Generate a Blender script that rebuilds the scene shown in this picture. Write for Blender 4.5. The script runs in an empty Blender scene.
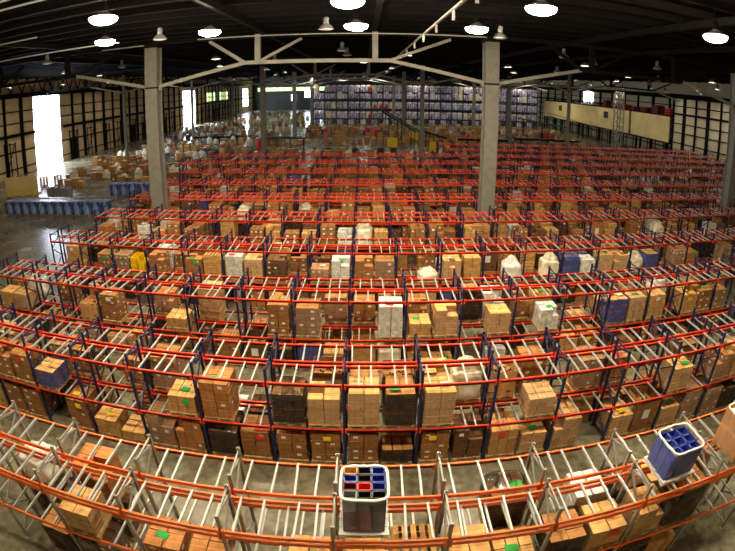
import bpy, math, random
from mathutils import Vector, Matrix, noise
random.seed(11)
S = bpy.context.scene
C = S.collection
PI = math.pi
CAM_Z = 12.65

# ------------------------------------------------------------------ materials
def nodes_of(name):
    m = bpy.data.materials.new(name); m.use_nodes = True
    nt = m.node_tree
    return m, nt, nt.nodes['Principled BSDF']

def mat(name, col, rough=0.6, metal=0.0, var=0.18, scale=3.0, bump=0.0, spec=0.5, dirt=None):
    m, nt, b = nodes_of(name)
    N = nt.nodes; L = nt.links
    tc = N.new('ShaderNodeTexCoord'); nz = N.new('ShaderNodeTexNoise')
    nz.inputs['Scale'].default_value = scale; nz.inputs['Detail'].default_value = 4
    L.new(tc.outputs['Object'], nz.inputs['Vector'])
    rp = N.new('ShaderNodeValToRGB')
    rp.color_ramp.elements[0].position = 0.3; rp.color_ramp.elements[1].position = 0.7
    lo = dirt if dirt else [c*(1-var) for c in col]
    hi = [min(1, c*(1+var)) for c in col]
    rp.color_ramp.elements[0].color = (*lo, 1); rp.color_ramp.elements[1].color = (*hi, 1)
    L.new(nz.outputs['Fac'], rp.inputs['Fac']); L.new(rp.outputs['Color'], b.inputs['Base Color'])
    b.inputs['Roughness'].default_value = rough; b.inputs['Metallic'].default_value = metal
    b.inputs['Specular IOR Level'].default_value = spec
    if bump:
        bp = N.new('ShaderNodeBump'); bp.inputs['Strength'].default_value = bump
        L.new(nz.outputs['Fac'], bp.inputs['Height']); L.new(bp.outputs['Normal'], b.inputs['Normal'])
    return m

def carton_mat(name, col, side=True, label=True):
    """cardboard face: UV 0..1 per carton face, white address label and print on sides, tape on top"""
    m, nt, b = nodes_of(name)
    N = nt.nodes; L = nt.links
    uv = N.new('ShaderNodeUVMap'); sx = N.new('ShaderNodeSeparateXYZ'); L.new(uv.outputs['UV'], sx.inputs['Vector'])
    tc = N.new('ShaderNodeTexCoord'); nz = N.new('ShaderNodeTexNoise'); nz.inputs['Scale'].default_value = 5
    L.new(tc.outputs['Object'], nz.inputs['Vector'])
    rp = N.new('ShaderNodeValToRGB')
    rp.color_ramp.elements[0].position = 0.3; rp.color_ramp.elements[1].position = 0.7
    rp.color_ramp.elements[0].color = (*[c*0.72 for c in col], 1); rp.color_ramp.elements[1].color = (*[min(1, c*1.22) for c in col], 1)
    nz.inputs['Detail'].default_value = 5
    oi = N.new('ShaderNodeObjectInfo'); am = N.new('ShaderNodeMath'); am.operation = 'MULTIPLY_ADD'; am.inputs[1].default_value = 0.22; am.inputs[2].default_value = -0.11
    L.new(oi.outputs['Random'], am.inputs[0]); ad = N.new('ShaderNodeMath'); ad.operation = 'ADD'; L.new(am.outputs[0], ad.inputs[0]); L.new(nz.outputs['Fac'], ad.inputs[1])
    L.new(ad.outputs[0], rp.inputs['Fac'])
    def band(src, a, c):
        g = N.new('ShaderNodeMath'); g.operation = 'GREATER_THAN'; g.inputs[1].default_value = a; L.new(src, g.inputs[0])
        l = N.new('ShaderNodeMath'); l.operation = 'LESS_THAN'; l.inputs[1].default_value = c; L.new(src, l.inputs[0])
        q = N.new('ShaderNodeMath'); q.operation = 'MULTIPLY'; L.new(g.outputs[0], q.inputs[0]); L.new(l.outputs[0], q.inputs[1])
        return q.outputs[0]
    cur = rp.outputs['Color']
    def over(fac, colr):
        nonlocal cur
        mx = N.new('ShaderNodeMix'); mx.data_type = 'RGBA'
        L.new(fac, mx.inputs['Factor']); L.new(cur, mx.inputs[6]); mx.inputs[7].default_value = (*colr, 1)
        cur = mx.outputs[2]
    def both(a, c):
        q = N.new('ShaderNodeMath'); q.operation = 'MULTIPLY'; L.new(a, q.inputs[0]); L.new(c, q.inputs[1]); return q.outputs[0]
    if side:
        if label:
            over(both(band(sx.outputs['X'], 0.30, 0.62), band(sx.outputs['Y'], 0.42, 0.72)), (0.75, 0.72, 0.66))
        over(both(band(sx.outputs['X'], 0.72, 0.9), band(sx.outputs['Y'], 0.15, 0.25)), [c*0.35 for c in col])
    else:
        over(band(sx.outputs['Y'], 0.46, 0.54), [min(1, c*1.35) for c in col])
    L.new(cur, b.inputs['Base Color'])
    b.inputs['Roughness'].default_value = 0.75; b.inputs['Specular IOR Level'].default_value = 0.25
    return m

def wrap_mat(name, col, alpha, rough=0.18):
    m, nt, b = nodes_of(name)
    N = nt.nodes; L = nt.links
    b.inputs['Base Color'].default_value = (*col, 1); b.inputs['Roughness'].default_value = rough
    tr = N.new('ShaderNodeBsdfTransparent'); mx = N.new('ShaderNodeMixShader')
    tc = N.new('ShaderNodeTexCoord'); nz = N.new('ShaderNodeTexNoise'); nz.inputs['Scale'].default_value = 4.0
    mp = N.new('ShaderNodeMapping'); mp.inputs['Scale'].default_value = (1.0, 1.0, 0.8)
    L.new(tc.outputs['Object'], mp.inputs['Vector']); L.new(mp.outputs['Vector'], nz.inputs['Vector'])
    mr = N.new('ShaderNodeMapRange'); mr.inputs['From Min'].default_value = 0.35; mr.inputs['From Max'].default_value = 0.65
    mr.inputs['To Min'].default_value = max(0, alpha*0.55); mr.inputs['To Max'].default_value = min(1, alpha*1.45)
    L.new(nz.outputs['Fac'], mr.inputs['Value']); L.new(mr.outputs['Result'], mx.inputs['Fac'])
    bp = N.new('ShaderNodeBump'); bp.inputs['Strength'].default_value = 0.5
    L.new(nz.outputs['Fac'], bp.inputs['Height']); L.new(bp.outputs['Normal'], b.inputs['Normal'])
    L.new(tr.outputs[0], mx.inputs[1]); L.new(b.outputs[0], mx.inputs[2])
    L.new(mx.outputs[0], nt.nodes['Material Output'].inputs['Surface'])
    return m

def streak_mat(name, a, b_, scale=1.5, stretch=(3, 3, 0.6), rough=0.3):
    m, nt, b = nodes_of(name); N = nt.nodes; L = nt.links
    tc = N.new('ShaderNodeTexCoord'); mp = N.new('ShaderNodeMapping'); mp.inputs['Scale'].default_value = stretch
    nz = N.new('ShaderNodeTexNoise'); nz.inputs['Scale'].default_value = scale; nz.inputs['Detail'].default_value = 5
    rp = N.new('ShaderNodeValToRGB'); rp.color_ramp.elements[0].position = 0.42; rp.color_ramp.elements[1].position = 0.64
    rp.color_ramp.elements[0].color = (*a, 1); rp.color_ramp.elements[1].color = (*b_, 1)
    L.new(tc.outputs['Object'], mp.inputs['Vector']); L.new(mp.outputs['Vector'], nz.inputs['Vector']); L.new(nz.outputs['Fac'], rp.inputs['Fac'])
    L.new(rp.outputs['Color'], b.inputs['Base Color']); b.inputs['Roughness'].default_value = rough
    bp = N.new('ShaderNodeBump'); bp.inputs['Strength'].default_value = 0.4; L.new(nz.outputs['Fac'], bp.inputs['Height']); L.new(bp.outputs['Normal'], b.inputs['Normal'])
    return m

def emit(name, col, st):
    m = bpy.data.materials.new(name); m.use_nodes = True
    nt = m.node_tree; nt.nodes.remove(nt.nodes['Principled BSDF'])
    e = nt.nodes.new('ShaderNodeEmission'); e.inputs[0].default_value = (*col, 1); e.inputs[1].default_value = st
    nt.links.new(e.outputs[0], nt.nodes['Material Output'].inputs['Surface'])
    return m

M = {}
M['red'] = mat('red_paint', (0.88, 0.062, 0.02), 0.4, var=0.12, scale=1.5)
M['orange'] = mat('orange_paint', (0.86, 0.17, 0.025), 0.45, var=0.15, scale=1.5)
M['navy'] = mat('navy_paint', (0.010, 0.016, 0.062), 0.45, var=0.2)
M['galv'] = mat('galvanised_frame', (0.34, 0.33, 0.29), 0.45, 0.35, var=0.2)
M['zinc'] = mat('zinc_bar', (0.47, 0.47, 0.45), 0.4, 0.3, var=0.12)
M['plate'] = mat('steel_plate', (0.25, 0.24, 0.22), 0.5, 0.3)
M['timber'] = mat('pallet_timber', (0.42, 0.26, 0.11), 0.8, var=0.3, scale=6)
M['crate'] = mat('crate_timber', (0.60, 0.33, 0.10), 0.75, var=0.25, scale=5)
M['white'] = mat('white_paper', (0.78, 0.76, 0.70), 0.6, var=0.06)
M['cream'] = mat('cream_film', (0.72, 0.64, 0.48), 0.4, var=0.2, scale=3, bump=0.4)
M['sack'] = mat('white_sack', (0.80, 0.77, 0.70), 0.35, var=0.12, scale=3, bump=0.3)
M['black'] = mat('black_film', (0.022, 0.02, 0.022), 0.22, var=0.4, scale=4, bump=0.5)
M['bluefilm'] = streak_mat('blue_film', (0.02, 0.05, 0.24), (0.34, 0.46, 0.78), 1.3, (1.3, 1.3, 0.7))
M['bluelight'] = mat('pale_blue_film', (0.36, 0.40, 0.62), 0.3, var=0.3, scale=3, bump=0.3)
M['lilac'] = streak_mat('lilac_film', (0.22, 0.20, 0.46), (0.86, 0.82, 0.92), 1.1, (2, 2, 1.2))
M['lilacdark'] = streak_mat('dark_lilac_film', (0.05, 0.045, 0.15), (0.66, 0.62, 0.80), 1.1, (2, 2, 1.2))
M['endwall'] = mat('dark_end_wall', (0.05, 0.05, 0.045), 0.8, var=0.2, scale=0.3)
M['blueplastic'] = mat('blue_plastic', (0.025, 0.05, 0.33), 0.35, var=0.1)
M['redplastic'] = mat('red_plastic', (0.62, 0.02, 0.018), 0.35, var=0.1)
M['darkred'] = mat('maroon_plastic', (0.16, 0.012, 0.02), 0.4, var=0.1)
M['blackplastic'] = mat('black_plastic', (0.02, 0.02, 0.022), 0.4, var=0.2)
M['greyplastic'] = mat('grey_plastic', (0.24, 0.24, 0.25), 0.5, var=0.15)
M['yellow'] = mat('yellow_plastic', (0.85, 0.55, 0.01), 0.4, var=0.08)
M['green'] = mat('green_paper', (0.03, 0.42, 0.06), 0.6, var=0.06)
M['greenmetal'] = mat('green_painted_metal', (0.01, 0.12, 0.07), 0.5, var=0.1)
M['tagred'] = mat('red_paper', (0.75, 0.03, 0.02), 0.6, var=0.06)
M['tagyellow'] = mat('yellow_paper', (0.92, 0.60, 0.02), 0.6, var=0.06)
M['clear'] = wrap_mat('clear_stretch_film', (0.62, 0.58, 0.52), 0.13)
M['binfilm'] = wrap_mat('hazy_stretch_film', (0.60, 0.54, 0.68), 0.24)
M['clearblue'] = wrap_mat('bluish_stretch_film', (0.30, 0.36, 0.72), 0.22)
M['smoke'] = wrap_mat('dark_stretch_film', (0.03, 0.026, 0.026), 0.55, 0.12)
M['bluewrap'] = wrap_mat('blue_stretch_film', (0.05, 0.09, 0.34), 0.6, 0.15)
M['column'] = mat('column_paint', (0.20, 0.19, 0.165), 0.55, var=0.14, scale=2.0)
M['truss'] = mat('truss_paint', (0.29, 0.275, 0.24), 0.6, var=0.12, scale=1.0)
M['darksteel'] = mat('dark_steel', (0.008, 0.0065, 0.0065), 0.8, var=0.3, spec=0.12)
M['roof'] = mat('roof_deck', (0.012, 0.0065, 0.006), 0.9, var=0.35, scale=0.4, spec=0.1)
M['pipe'] = mat('white_pipe', (0.50, 0.49, 0.47), 0.5, var=0.08)
M['panel'] = mat('cream_wall_panel', (0.74, 0.56, 0.32), 0.8, var=0.12, scale=0.3)
M['panelgrey'] = mat('grey_wall_panel', (0.64, 0.55, 0.38), 0.8, var=0.12, scale=0.3)
M['mezz'] = mat('beige_plasterboard', (0.80, 0.62, 0.28), 0.8, var=0.10, scale=0.4)
M['chrome'] = mat('lamp_metal', (0.3, 0.3, 0.3), 0.4, 0.5, var=0.1)
M['lampwhite'] = mat('lamp_white', (0.8, 0.8, 0.78), 0.4, var=0.03)
M['lens'] = emit('lamp_glow', (1.0, 0.86, 0.60), 62.0)
M['lensfar'] = emit('lamp_glow_far', (1.0, 0.90, 0.70), 38.0)
M['greenglass'] = emit('green_daylight_pane', (0.55, 0.78, 0.32), 0.8)
M['daylight'] = emit('daylight_pane', (0.80, 0.88, 1.0), 6.0)
BR = {'brown': (0.28, 0.128, 0.042), 'tan': (0.48, 0.265, 0.095), 'dark': (0.13, 0.062, 0.028), 'orange': (0.36, 0.155, 0.05), 'whitebox': (0.66, 0.63, 0.56)}
for k, c in BR.items():
    M[k+'_side'] = carton_mat('labelled_cardboard_side_'+k, c, True, k != 'tan')
    M[k+'_plain'] = carton_mat('cardboard_side_'+k, c, True, False)
    M[k+'_top'] = carton_mat('cardboard_lit_top_'+k, [min(0.85, x*1.7) for x in c], False)  # tops lightened in the colour itself, as if lit from above

# concrete floor
m, nt, b = nodes_of('polished_concrete'); M['floor'] = m
N, L = nt.nodes, nt.links
tc = N.new('ShaderNodeTexCoord')
n1 = N.new('ShaderNodeTexNoise'); n1.inputs['Scale'].default_value = 0.35; n1.inputs['Detail'].default_value = 6
n2 = N.new('ShaderNodeTexNoise'); n2.inputs['Scale'].default_value = 3.2; n2.inputs['Detail'].default_value = 5
L.new(tc.outputs['Object'], n1.inputs['Vector']); L.new(tc.outputs['Object'], n2.inputs['Vector'])
mx = N.new('ShaderNodeMath'); mx.operation = 'ADD'; L.new(n1.outputs['Fac'], mx.inputs[0]); L.new(n2.outputs['Fac'], mx.inputs[1])
hv = N.new('ShaderNodeMath'); hv.operation = 'MULTIPLY'; hv.inputs[1].default_value = 0.5; L.new(mx.outputs[0], hv.inputs[0])
rp = N.new('ShaderNodeValToRGB'); rp.color_ramp.elements[0].position = 0.38; rp.color_ramp.elements[1].position = 0.62
rp.color_ramp.elements[0].color = (0.095, 0.080, 0.048, 1); rp.color_ramp.elements[1].color = (0.26, 0.228, 0.15, 1)
L.new(hv.outputs[0], rp.inputs['Fac']); L.new(rp.outputs['Color'], b.inputs['Base Color'])
mr = N.new('ShaderNodeMapRange'); mr.inputs['To Min'].default_value = 0.18; mr.inputs['To Max'].default_value = 0.33
L.new(n1.outputs['Fac'], mr.inputs['Value']); L.new(mr.outputs['Result'], b.inputs['Roughness'])

# ------------------------------------------------------------------ mesh builder
class MB:
    def __init__(s): s.v = []; s.f = []; s.m = []; s.uv = []; s.sm = []
    def quad(s, pts, mi=0, uvs=((0,0),(1,0),(1,1),(0,1)), smooth=False):
        n = len(s.v); s.v.extend([tuple(p) for p in pts]); s.f.append(tuple(range(n, n+len(pts)))); s.m.append(mi)
        s.uv.extend(uvs if len(uvs) == len(pts) else [(0.1, 0.1)]*len(pts)); s.sm.append(smooth)
    def box(s, cx, cy, cz, sx, sy, sz, mi=0, mt=None, rz=0.0, bottom=True):
        """centre x,y ; cz = bottom z"""
        if mt is None: mt = mi
        hx, hy = sx/2, sy/2; c, d = math.cos(rz), math.sin(rz)
        P = []
        for z in (cz, cz+sz):
            for x, y in ((-hx,-hy),(hx,-hy),(hx,hy),(-hx,hy)):
                P.append((cx+c*x-d*y, cy+d*x+c*y, z))
        n = len(s.v); s.v.extend(P); U = ((0,0),(1,0),(1,1),(0,1))
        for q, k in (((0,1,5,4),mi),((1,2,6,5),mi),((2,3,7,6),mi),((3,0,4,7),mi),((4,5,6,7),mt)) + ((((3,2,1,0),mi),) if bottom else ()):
            s.f.append(tuple(n+i for i in q)); s.m.append(k); s.uv.extend(U); s.sm.append(False)
    def bar(s, p, q, w, h=None, mi=0):
        """rectangular bar between two points"""
        h = h or w
        p, q = Vector(p), Vector(q); d = (q-p).normalized()
        up = Vector((0,0,1)) if abs(d.z) < 0.95 else Vector((0,1,0))
        a = d.cross(up).normalized(); b_ = a.cross(d).normalized()
        a *= w/2; b_ *= h/2
        A = [p-a-b_, p+a-b_, p+a+b_, p-a+b_]; B = [x+(q-p) for x in A]
        n = len(s.v); s.v.extend([tuple(x) for x in A+B]); U = ((0,0),(1,0),(1,1),(0,1))
        for f in ((0,1,5,4),(1,2,6,5),(2,3,7,6),(3,0,4,7),(3,2,1,0),(4,5,6,7)):
            s.f.append(tuple(n+i for i in f)); s.m.append(mi); s.uv.extend(U); s.sm.append(False)
    def lathe(s, prof, seg=14, mi=0, cx=0, cy=0, cz=0, caps=True, smooth=True):
        n = len(s.v)
        for r, z in prof:
            for k in range(seg):
                a = 2*PI*k/seg; s.v.append((cx+r*math.cos(a), cy+r*math.sin(a), cz+z))
        for i in range(len(prof)-1):
            for k in range(seg):
                k2 = (k+1) % seg
                s.f.append((n+i*seg+k, n+i*seg+k2, n+(i+1)*seg+k2, n+(i+1)*seg+k)); s.m.append(mi); s.uv.extend([(0.1,0.1)]*4); s.sm.append(smooth)
        if caps:
            s.f.append(tuple(n+k for k in range(seg))[::-1]); s.m.append(mi); s.uv.extend([(0.1,0.1)]*seg); s.sm.append(False)
            t = n+(len(prof)-1)*seg
            s.f.append(tuple(t+k for k in range(seg))); s.m.append(mi); s.uv.extend([(0.1,0.1)]*seg); s.sm.append(False)
    def lump(s, w, d, h, seed=0, amp=0.05, mi=0, z0=0.0, taper=0.0, pw=5.0, n=6, cx=0, cy=0, open_top=False):
        """lumpy rounded box: film-wrapped goods or sacks"""
        base = len(s.v); rings = []
        nz_ = max(4, int(n*h/w)+2); per = 4*n
        def prof(a):
            c, q = math.cos(a), math.sin(a)
            r = (abs(c)**pw+abs(q)**pw)**(-1/pw)
            return c*r, q*r
        for i in range(nz_+1):
            t = i/nz_; z = h*t
            sc = 1-taper*t
            if not open_top and i == nz_: sc *= 0.86
            if i == 0: sc *= 0.97
            for k in range(per):
                x, y = prof(2*PI*k/per+PI/4)
                v = noise.noise(Vector((x*1.7+seed*7.1, y*1.7+seed*3.3, z*2.3+seed)))
                g = sc+amp*v*1.6
                s.v.append((cx+x*w/2*g, cy+y*d/2*g, z0+z+(amp*0.5*v if 0 < i else 0)))
        for i in range(nz_):
            for k in range(per):
                k2 = (k+1) % per
                s.f.append((base+i*per+k, base+i*per+k2, base+(i+1)*per+k2, base+(i+1)*per+k)); s.m.append(mi); s.uv.extend([(0.1,0.1)]*4); s.sm.append(True)
        if not open_top:
            # closed lumpy top with one inner ring
            t = base+nz_*per; c = len(s.v)
            for k in range(per):
                x, y, z = s.v[t+k]
                v = noise.noise(Vector((x*3+seed, y*3, seed*1.3)))
                s.v.append((cx+(x-cx)*0.5, cy+(y-cy)*0.5, z0+h+amp*(0.8+v)))
            for k in range(per):
                k2 = (k+1) % per
                s.f.append((t+k, t+k2, c+k2, c+k)); s.m.append(mi); s.uv.extend([(0.1,0.1)]*4); s.sm.append(True)
            s.f.append(tuple(c+k for k in range(per))); s.m.append(mi); s.uv.extend([(0.1,0.1)]*per); s.sm.append(True)
    def mesh(s, name, mats):
        me = bpy.data.meshes.new(name)
        me.from_pydata(s.v, [], s.f)
        for x in mats: me.materials.append(M[x])
        me.polygons.foreach_set('material_index', s.m)
        me.polygons.foreach_set('use_smooth', s.sm)
        u = me.uv_layers.new(name='UVMap')
        u.data.foreach_set('uv', [c for p in s.uv for c in p])
        me.update()
        return me
    def build(s, name, mats, parent=None, loc=(0,0,0)):
        return link(name, s.mesh(name, mats if isinstance(mats, (list, tuple)) else [mats]), parent, loc)

def link(name, data, parent=None, loc=(0,0,0), rz=0.0):
    o = bpy.data.objects.new(name, data); C.objects.link(o)
    if parent is not None: o.parent = parent
    o.location = loc
    if rz: o.rotation_euler = (0, 0, rz)
    return o
def tag(o, label=None, cat=None, group=None, kind=None):
    if label: o['label'] = label
    if cat: o['category'] = cat
    if group: o['group'] = group
    if kind: o['kind'] = kind
    return o
def root(name, label, cat, loc=(0,0,0), rz=0, group=None, kind=None):
    return tag(link(name, None, None, loc, rz), label, cat, group, kind)
def copy_tree(src, loc, label, rz=None):
    r = src.copy(); C.objects.link(r); r.location = loc
    if rz is not None: r.rotation_euler = (0, 0, rz)
    r['label'] = label
    for ch in src.children:
        c = ch.copy(); C.objects.link(c); c.parent = r
        for g in ch.children:
            d = g.copy(); C.objects.link(d); d.parent = c
    return r
ORD = ['zeroth','first','second','third','fourth','fifth','sixth','seventh','eighth','ninth','tenth','eleventh','twelfth','thirteenth','fourteenth','fifteenth','sixteenth','seventeenth','eighteenth','nineteenth']
TENS = {2:'twent',3:'thirt',4:'fort',5:'fift',6:'sixt',7:'sevent',8:'eight',9:'ninet'}
def nth(n):
    if n < 20: return ORD[n]
    t, u = divmod(n, 10)
    return TENS[t]+'ieth' if u == 0 else TENS[t]+'y-'+ORD[u]

# ------------------------------------------------------------------ camera (fisheye lens, pitched down)
cd = bpy.data.cameras.new('camera'); cam = bpy.data.objects.new('camera', cd); C.objects.link(cam); S.camera = cam
cd.type = 'PANO'; cd.panorama_type = 'FISHEYE_LENS_POLYNOMIAL'
cd.sensor_width = 36.0; cd.sensor_fit = 'HORIZONTAL'; cd.fisheye_fov = math.radians(178)
for i, k in enumerate((0.0, -0.04281192020, -5.398940e-06, -1.676833285e-06, -2.822394e-08)):
    setattr(cd, 'fisheye_polynomial_k%d' % i, k)
cd.shift_x = 0.0102; cd.shift_y = -0.1622; cd.clip_start = 0.05; cd.clip_end = 600
cam.matrix_world = Matrix.Translation((0, 0, CAM_Z)) @ Matrix.Rotation(0.00738, 4, 'Z') @ Matrix.Rotation(PI/2-0.20962, 4, 'X') @ Matrix.Rotation(0.00186, 4, 'Z')

# ------------------------------------------------------------------ room shell
XL, XR, YF, YB, ZR = -62.0, 72.0, -8.0, 262.0, 18.2
def struct(o, label=None, cat=None): return tag(o, label, cat, None, 'structure')
mb = MB(); mb.box((XL+XR)/2, (YF+YB)/2, -0.3, XR-XL, YB-YF, 0.3); struct(mb.build('floor', 'floor'), 'grey polished concrete warehouse floor under all the racking', 'floor')
mb = MB(); mb.box((XL+XR)/2, (YF+YB)/2, ZR, XR-XL, YB-YF, 0.3); struct(mb.build('ceiling', 'roof'), 'dark brown corrugated roof deck over the whole hall', 'ceiling')
# left wall with door-high glazed openings
openings = [(73.4, 82.8, 0.0, 13.9), (155.5, 168.0, 0.0, 12.6), (240.0, 251.0, 3.0, 12.4)]
mb = MB(); y = YF
for a, c, z0, z1 in openings:
    mb.box(XL-0.15, (y+a)/2, 0, 0.3, a-y, ZR)
    if z0 > 0: mb.box(XL-0.15, (a+c)/2, 0, 0.3, c-a, z0)
    mb.box(XL-0.15, (a+c)/2, z1, 0.3, c-a, ZR-z1); y = c
mb.box(XL-0.15, (y+YB)/2, 0, 0.3, YB-y, ZR)
struct(mb.build('wall_left', 'panel'), 'cream panelled wall along the left side of the hall', 'wall')
for i, (a, c, z0, z1) in enumerate(openings):
    w = MB(); w.box(XL-0.12, (a+c)/2, z0, 0.05, c-a, z1-z0)
    o = struct(w.build('window_%d' % (i+1), 'daylight'), 'tall bright white window in the left wall, %s from the camera' % ORD[i+1], 'window')
    f = MB()
    n = 3 if i < 2 else 4
    for k in range(n+1): f.box(XL+0.02, a+(c-a)*k/n, z0, 0.16, 0.22 if k in (0, n) else 0.12, z1-z0)
    for z in (z0+0.05, z0+(z1-z0)*0.33, z0+(z1-z0)*0.62, z1-0.2): f.box(XL+0.02, (a+c)/2, z, 0.14, c-a, 0.12)
    f.build('window_frame', 'bluelight' if i == 0 else 'darksteel', o)
mb = MB(); mb.box((XL+XR)/2, YB+0.15, 0, XR-XL, 0.3, ZR); struct(mb.build('wall_back', 'endwall'), 'far end wall behind the bulk racking', 'wall')
mb = MB(); mb.box((XL+XR)/2, YF-0.15, 0, XR-XL, 0.3, ZR); struct(mb.build('wall_front', 'panelgrey'), 'wall behind the camera', 'wall')
mb = MB(); mb.box(XR+0.15, (YF+YB)/2, 0, 0.3, YB-YF, ZR); struct(mb.build('wall_right', 'panelgrey'), 'pale grey panelled wall along the right side', 'wall')
tn = [0]
def trim(mb, m): tn[0] += 1; return struct(mb.build('trim_%d' % tn[0], m))
# left wall framing: posts and girts
ys = [60.2, 64.6, 69.6]+[82.9+i*4.6 for i in range(33)]
for i, yy in enumerate([y for y in ys if not any(a-0.5 < y < c+0.5 for a, c, _, _ in openings)]):
    mb = MB(); w = 0.62 if i % 2 == 0 else 0.34
    mb.box(XL+0.2, yy, 0, 0.4, w, ZR-4); mb.box(XL+0.08, yy, 0, 0.16, w+0.3, ZR-4); trim(mb, 'darksteel')
for z, h, d in ((1.2, 0.2, 0.2), (4.2, 0.25, 0.25), (7.0, 0.55, 0.6), (9.3, 0.2, 0.25), (11.4, 0.2, 0.25)):
    y = 40.0
    for a, c, z0, z1 in openings+[(YB, YB, 0, 0)]:
        mb = MB(); mb.box(XL+d/2, (y+a)/2, z, d, a-y, h); trim(mb, 'darksteel'); y = c
mb = MB(); mb.box(XL+0.5, 100+20, 13.9, 0.9, 240, 0.9); trim(mb, 'darksteel')
mb = MB()
for i in range(60): mb.bar((XL+0.5, 40+i*3.3, 14.7), (XL+0.5, 41.6+i*3.3, 17.6), 0.18); mb.bar((XL+0.5, 41.6+i*3.3, 17.6), (XL+0.5, 43.3+i*3.3, 14.7), 0.18)
trim(mb, 'darksteel')
# dark service bays low on the left wall
rnd = random.Random(4)
for i in range(22):
    yy = 58+i*7.3
    if any(a-3 < yy < c+3 for a, c, _, _ in openings): continue
    mb = MB(); k = rnd.choice([0, 1, 2])
    if k == 0: mb.box(XL+0.3, yy, 0, 0.3, 2.6, 4.6)
    for q in range(3): mb.box(XL+0.42, yy-1.6+q*1.6, 0, 0.16, 0.16, 6.2)
    mb.bar((XL+0.42, yy-1.6, 0.5), (XL+0.42, yy+1.6, 6), 0.12); mb.bar((XL+0.42, yy-1.8, 5.9), (XL+0.42, yy+1.8, 5.9), 0.16)
    trim(mb, 'darksteel')
for i, (a, c) in enumerate(((182.0, 186.5), (188.0, 192.5), (199.0, 204.5), (206.5, 212.0))):
    mb = MB(); mb.box(XL+0.03, (a+c)/2, 8.0, 0.06, c-a, 3.6); o = struct(mb.build('window_%d' % (i+4), 'greenglass'), 'green tinted window pair high in the left wall, %s from the camera' % ORD[i+1], 'window')
    f = MB(); f.box(XL+0.1, (a+c)/2, 9.7, 0.08, c-a, 0.2); f.box(XL+0.1, (a+c)/2, 8, 0.08, 0.3, 3.6); f.build('window_frame', 'darksteel', o)
# right wall framing
for i in range(24):
    yy = 58+i*7.4; mb = MB(); mb.box(XR-0.25, yy, 0, 0.5, 0.7 if i % 2 == 0 else 0.35, ZR-4.3); trim(mb, 'darksteel')
for i in range(48):
    yy = 58+1.85+i*3.7
    mb = MB(); mb.box(XR-0.1, yy, 0, 0.2, 0.18, 10.2); trim(mb, 'darksteel')
for z, h in ((2.0, 0.2), (4.2, 0.2), (6.4, 0.2), (8.3, 0.2), (10.2, 0.45), (12.0, 0.22)):
    mb = MB(); mb.box(XR-0.15, 145, z, 0.3, 190, h); trim(mb, 'darksteel')
mb = MB(); mb.box(XR-0.5, 120, 13.7, 1.0, 240, 1.0); trim(mb, 'darksteel')
mb = MB(); mb.box(XR-0.03, 141, 10.2, 0.06, 7.5, 3.8); o = struct(mb.build('window_8', 'daylight'), 'square bright window high above the beige mezzanine', 'window')
f = MB()
for d in (-3.7, 0, 3.7): f.box(XR-0.1, 141+d, 10.2, 0.1, 0.3, 3.8)
f.box(XR-0.1, 141, 10.2, 0.1, 7.5, 0.3); f.box(XR-0.1, 141, 13.8, 0.1, 7.5, 0.3); f.build('window_frame', 'darksteel', o)
mb = MB(); mb.box(-40, YB-0.05, 10.5, 38, 0.1, 2.0); o = struct(mb.build('window_9', 'greenglass'), 'long green tinted window strip high in the far wall', 'window')
f = MB()
for k in range(11): f.box(-59+k*3.8, YB-0.15, 10.5, 0.3, 0.1, 2.0)
f.build('window_frame', 'darksteel', o)

mb = MB(); mb.box(69.3, (YF+86.9)/2, 0, 5.4, 86.9-YF, ZR); struct(mb.build('wall_right_bay', 'panelgrey'), 'pale panelled wall bay at the right edge, nearer than the mezzanine', 'wall')
for i in range(8):
    mb = MB(); mb.box(66.4, 57.5+i*4.1, 0, 0.5, 0.75 if i % 2 == 0 else 0.25, ZR-4.3); trim(mb, 'darksteel')
for z, h in ((2.0, 0.2), (4.2, 0.2), (6.4, 0.2), (8.3, 0.2), (10.2, 0.45), (12.0, 0.22)):
    mb = MB(); mb.box(66.5, 66, z, 0.25, 42, h); trim(mb, 'darksteel')
mb = MB(); mb.box(66.2, 62, 13.7, 0.9, 50, 1.0); trim(mb, 'darksteel')
for i, (x, z, w, h) in enumerate(((-30.5, 6.8, 3.5, 3.6), (-38.5, 5.2, 2.6, 3.2), (-24.5, 5.5, 3.0, 2.6))):
    mb = MB(); mb.box(x, YB-0.1, z, w, 0.2, h); o = struct(mb.build('window_%d' % (i+10), 'daylight'), 'small bright opening in the far end wall, %s of three' % ('middle', 'left', 'right')[i], 'window')
    f = MB(); f.box(x, YB-0.25, z, 0.2, 0.1, h); f.box(x, YB-0.25, z+h*0.5, w, 0.1, 0.2); f.build('window_frame', 'darksteel', o)
# roof purlins and beams
Y = -6.0
while Y < 200:
    mb = MB(); mb.box(5, Y, 17.35, 134, 0.16, 0.35); mb.box(5, Y, 17.3, 134, 0.3, 0.05); trim(mb, 'darksteel'); Y += 2.6 if Y < 80 else 5.2
for X in (-33.85, -25.2, -7.84, 0.82, 18.2, 26.8, 44.2, 52.8):
    mb = MB(); mb.box(X, 96, 16.95, 0.32, 204, 0.4); trim(mb, 'darksteel')

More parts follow.
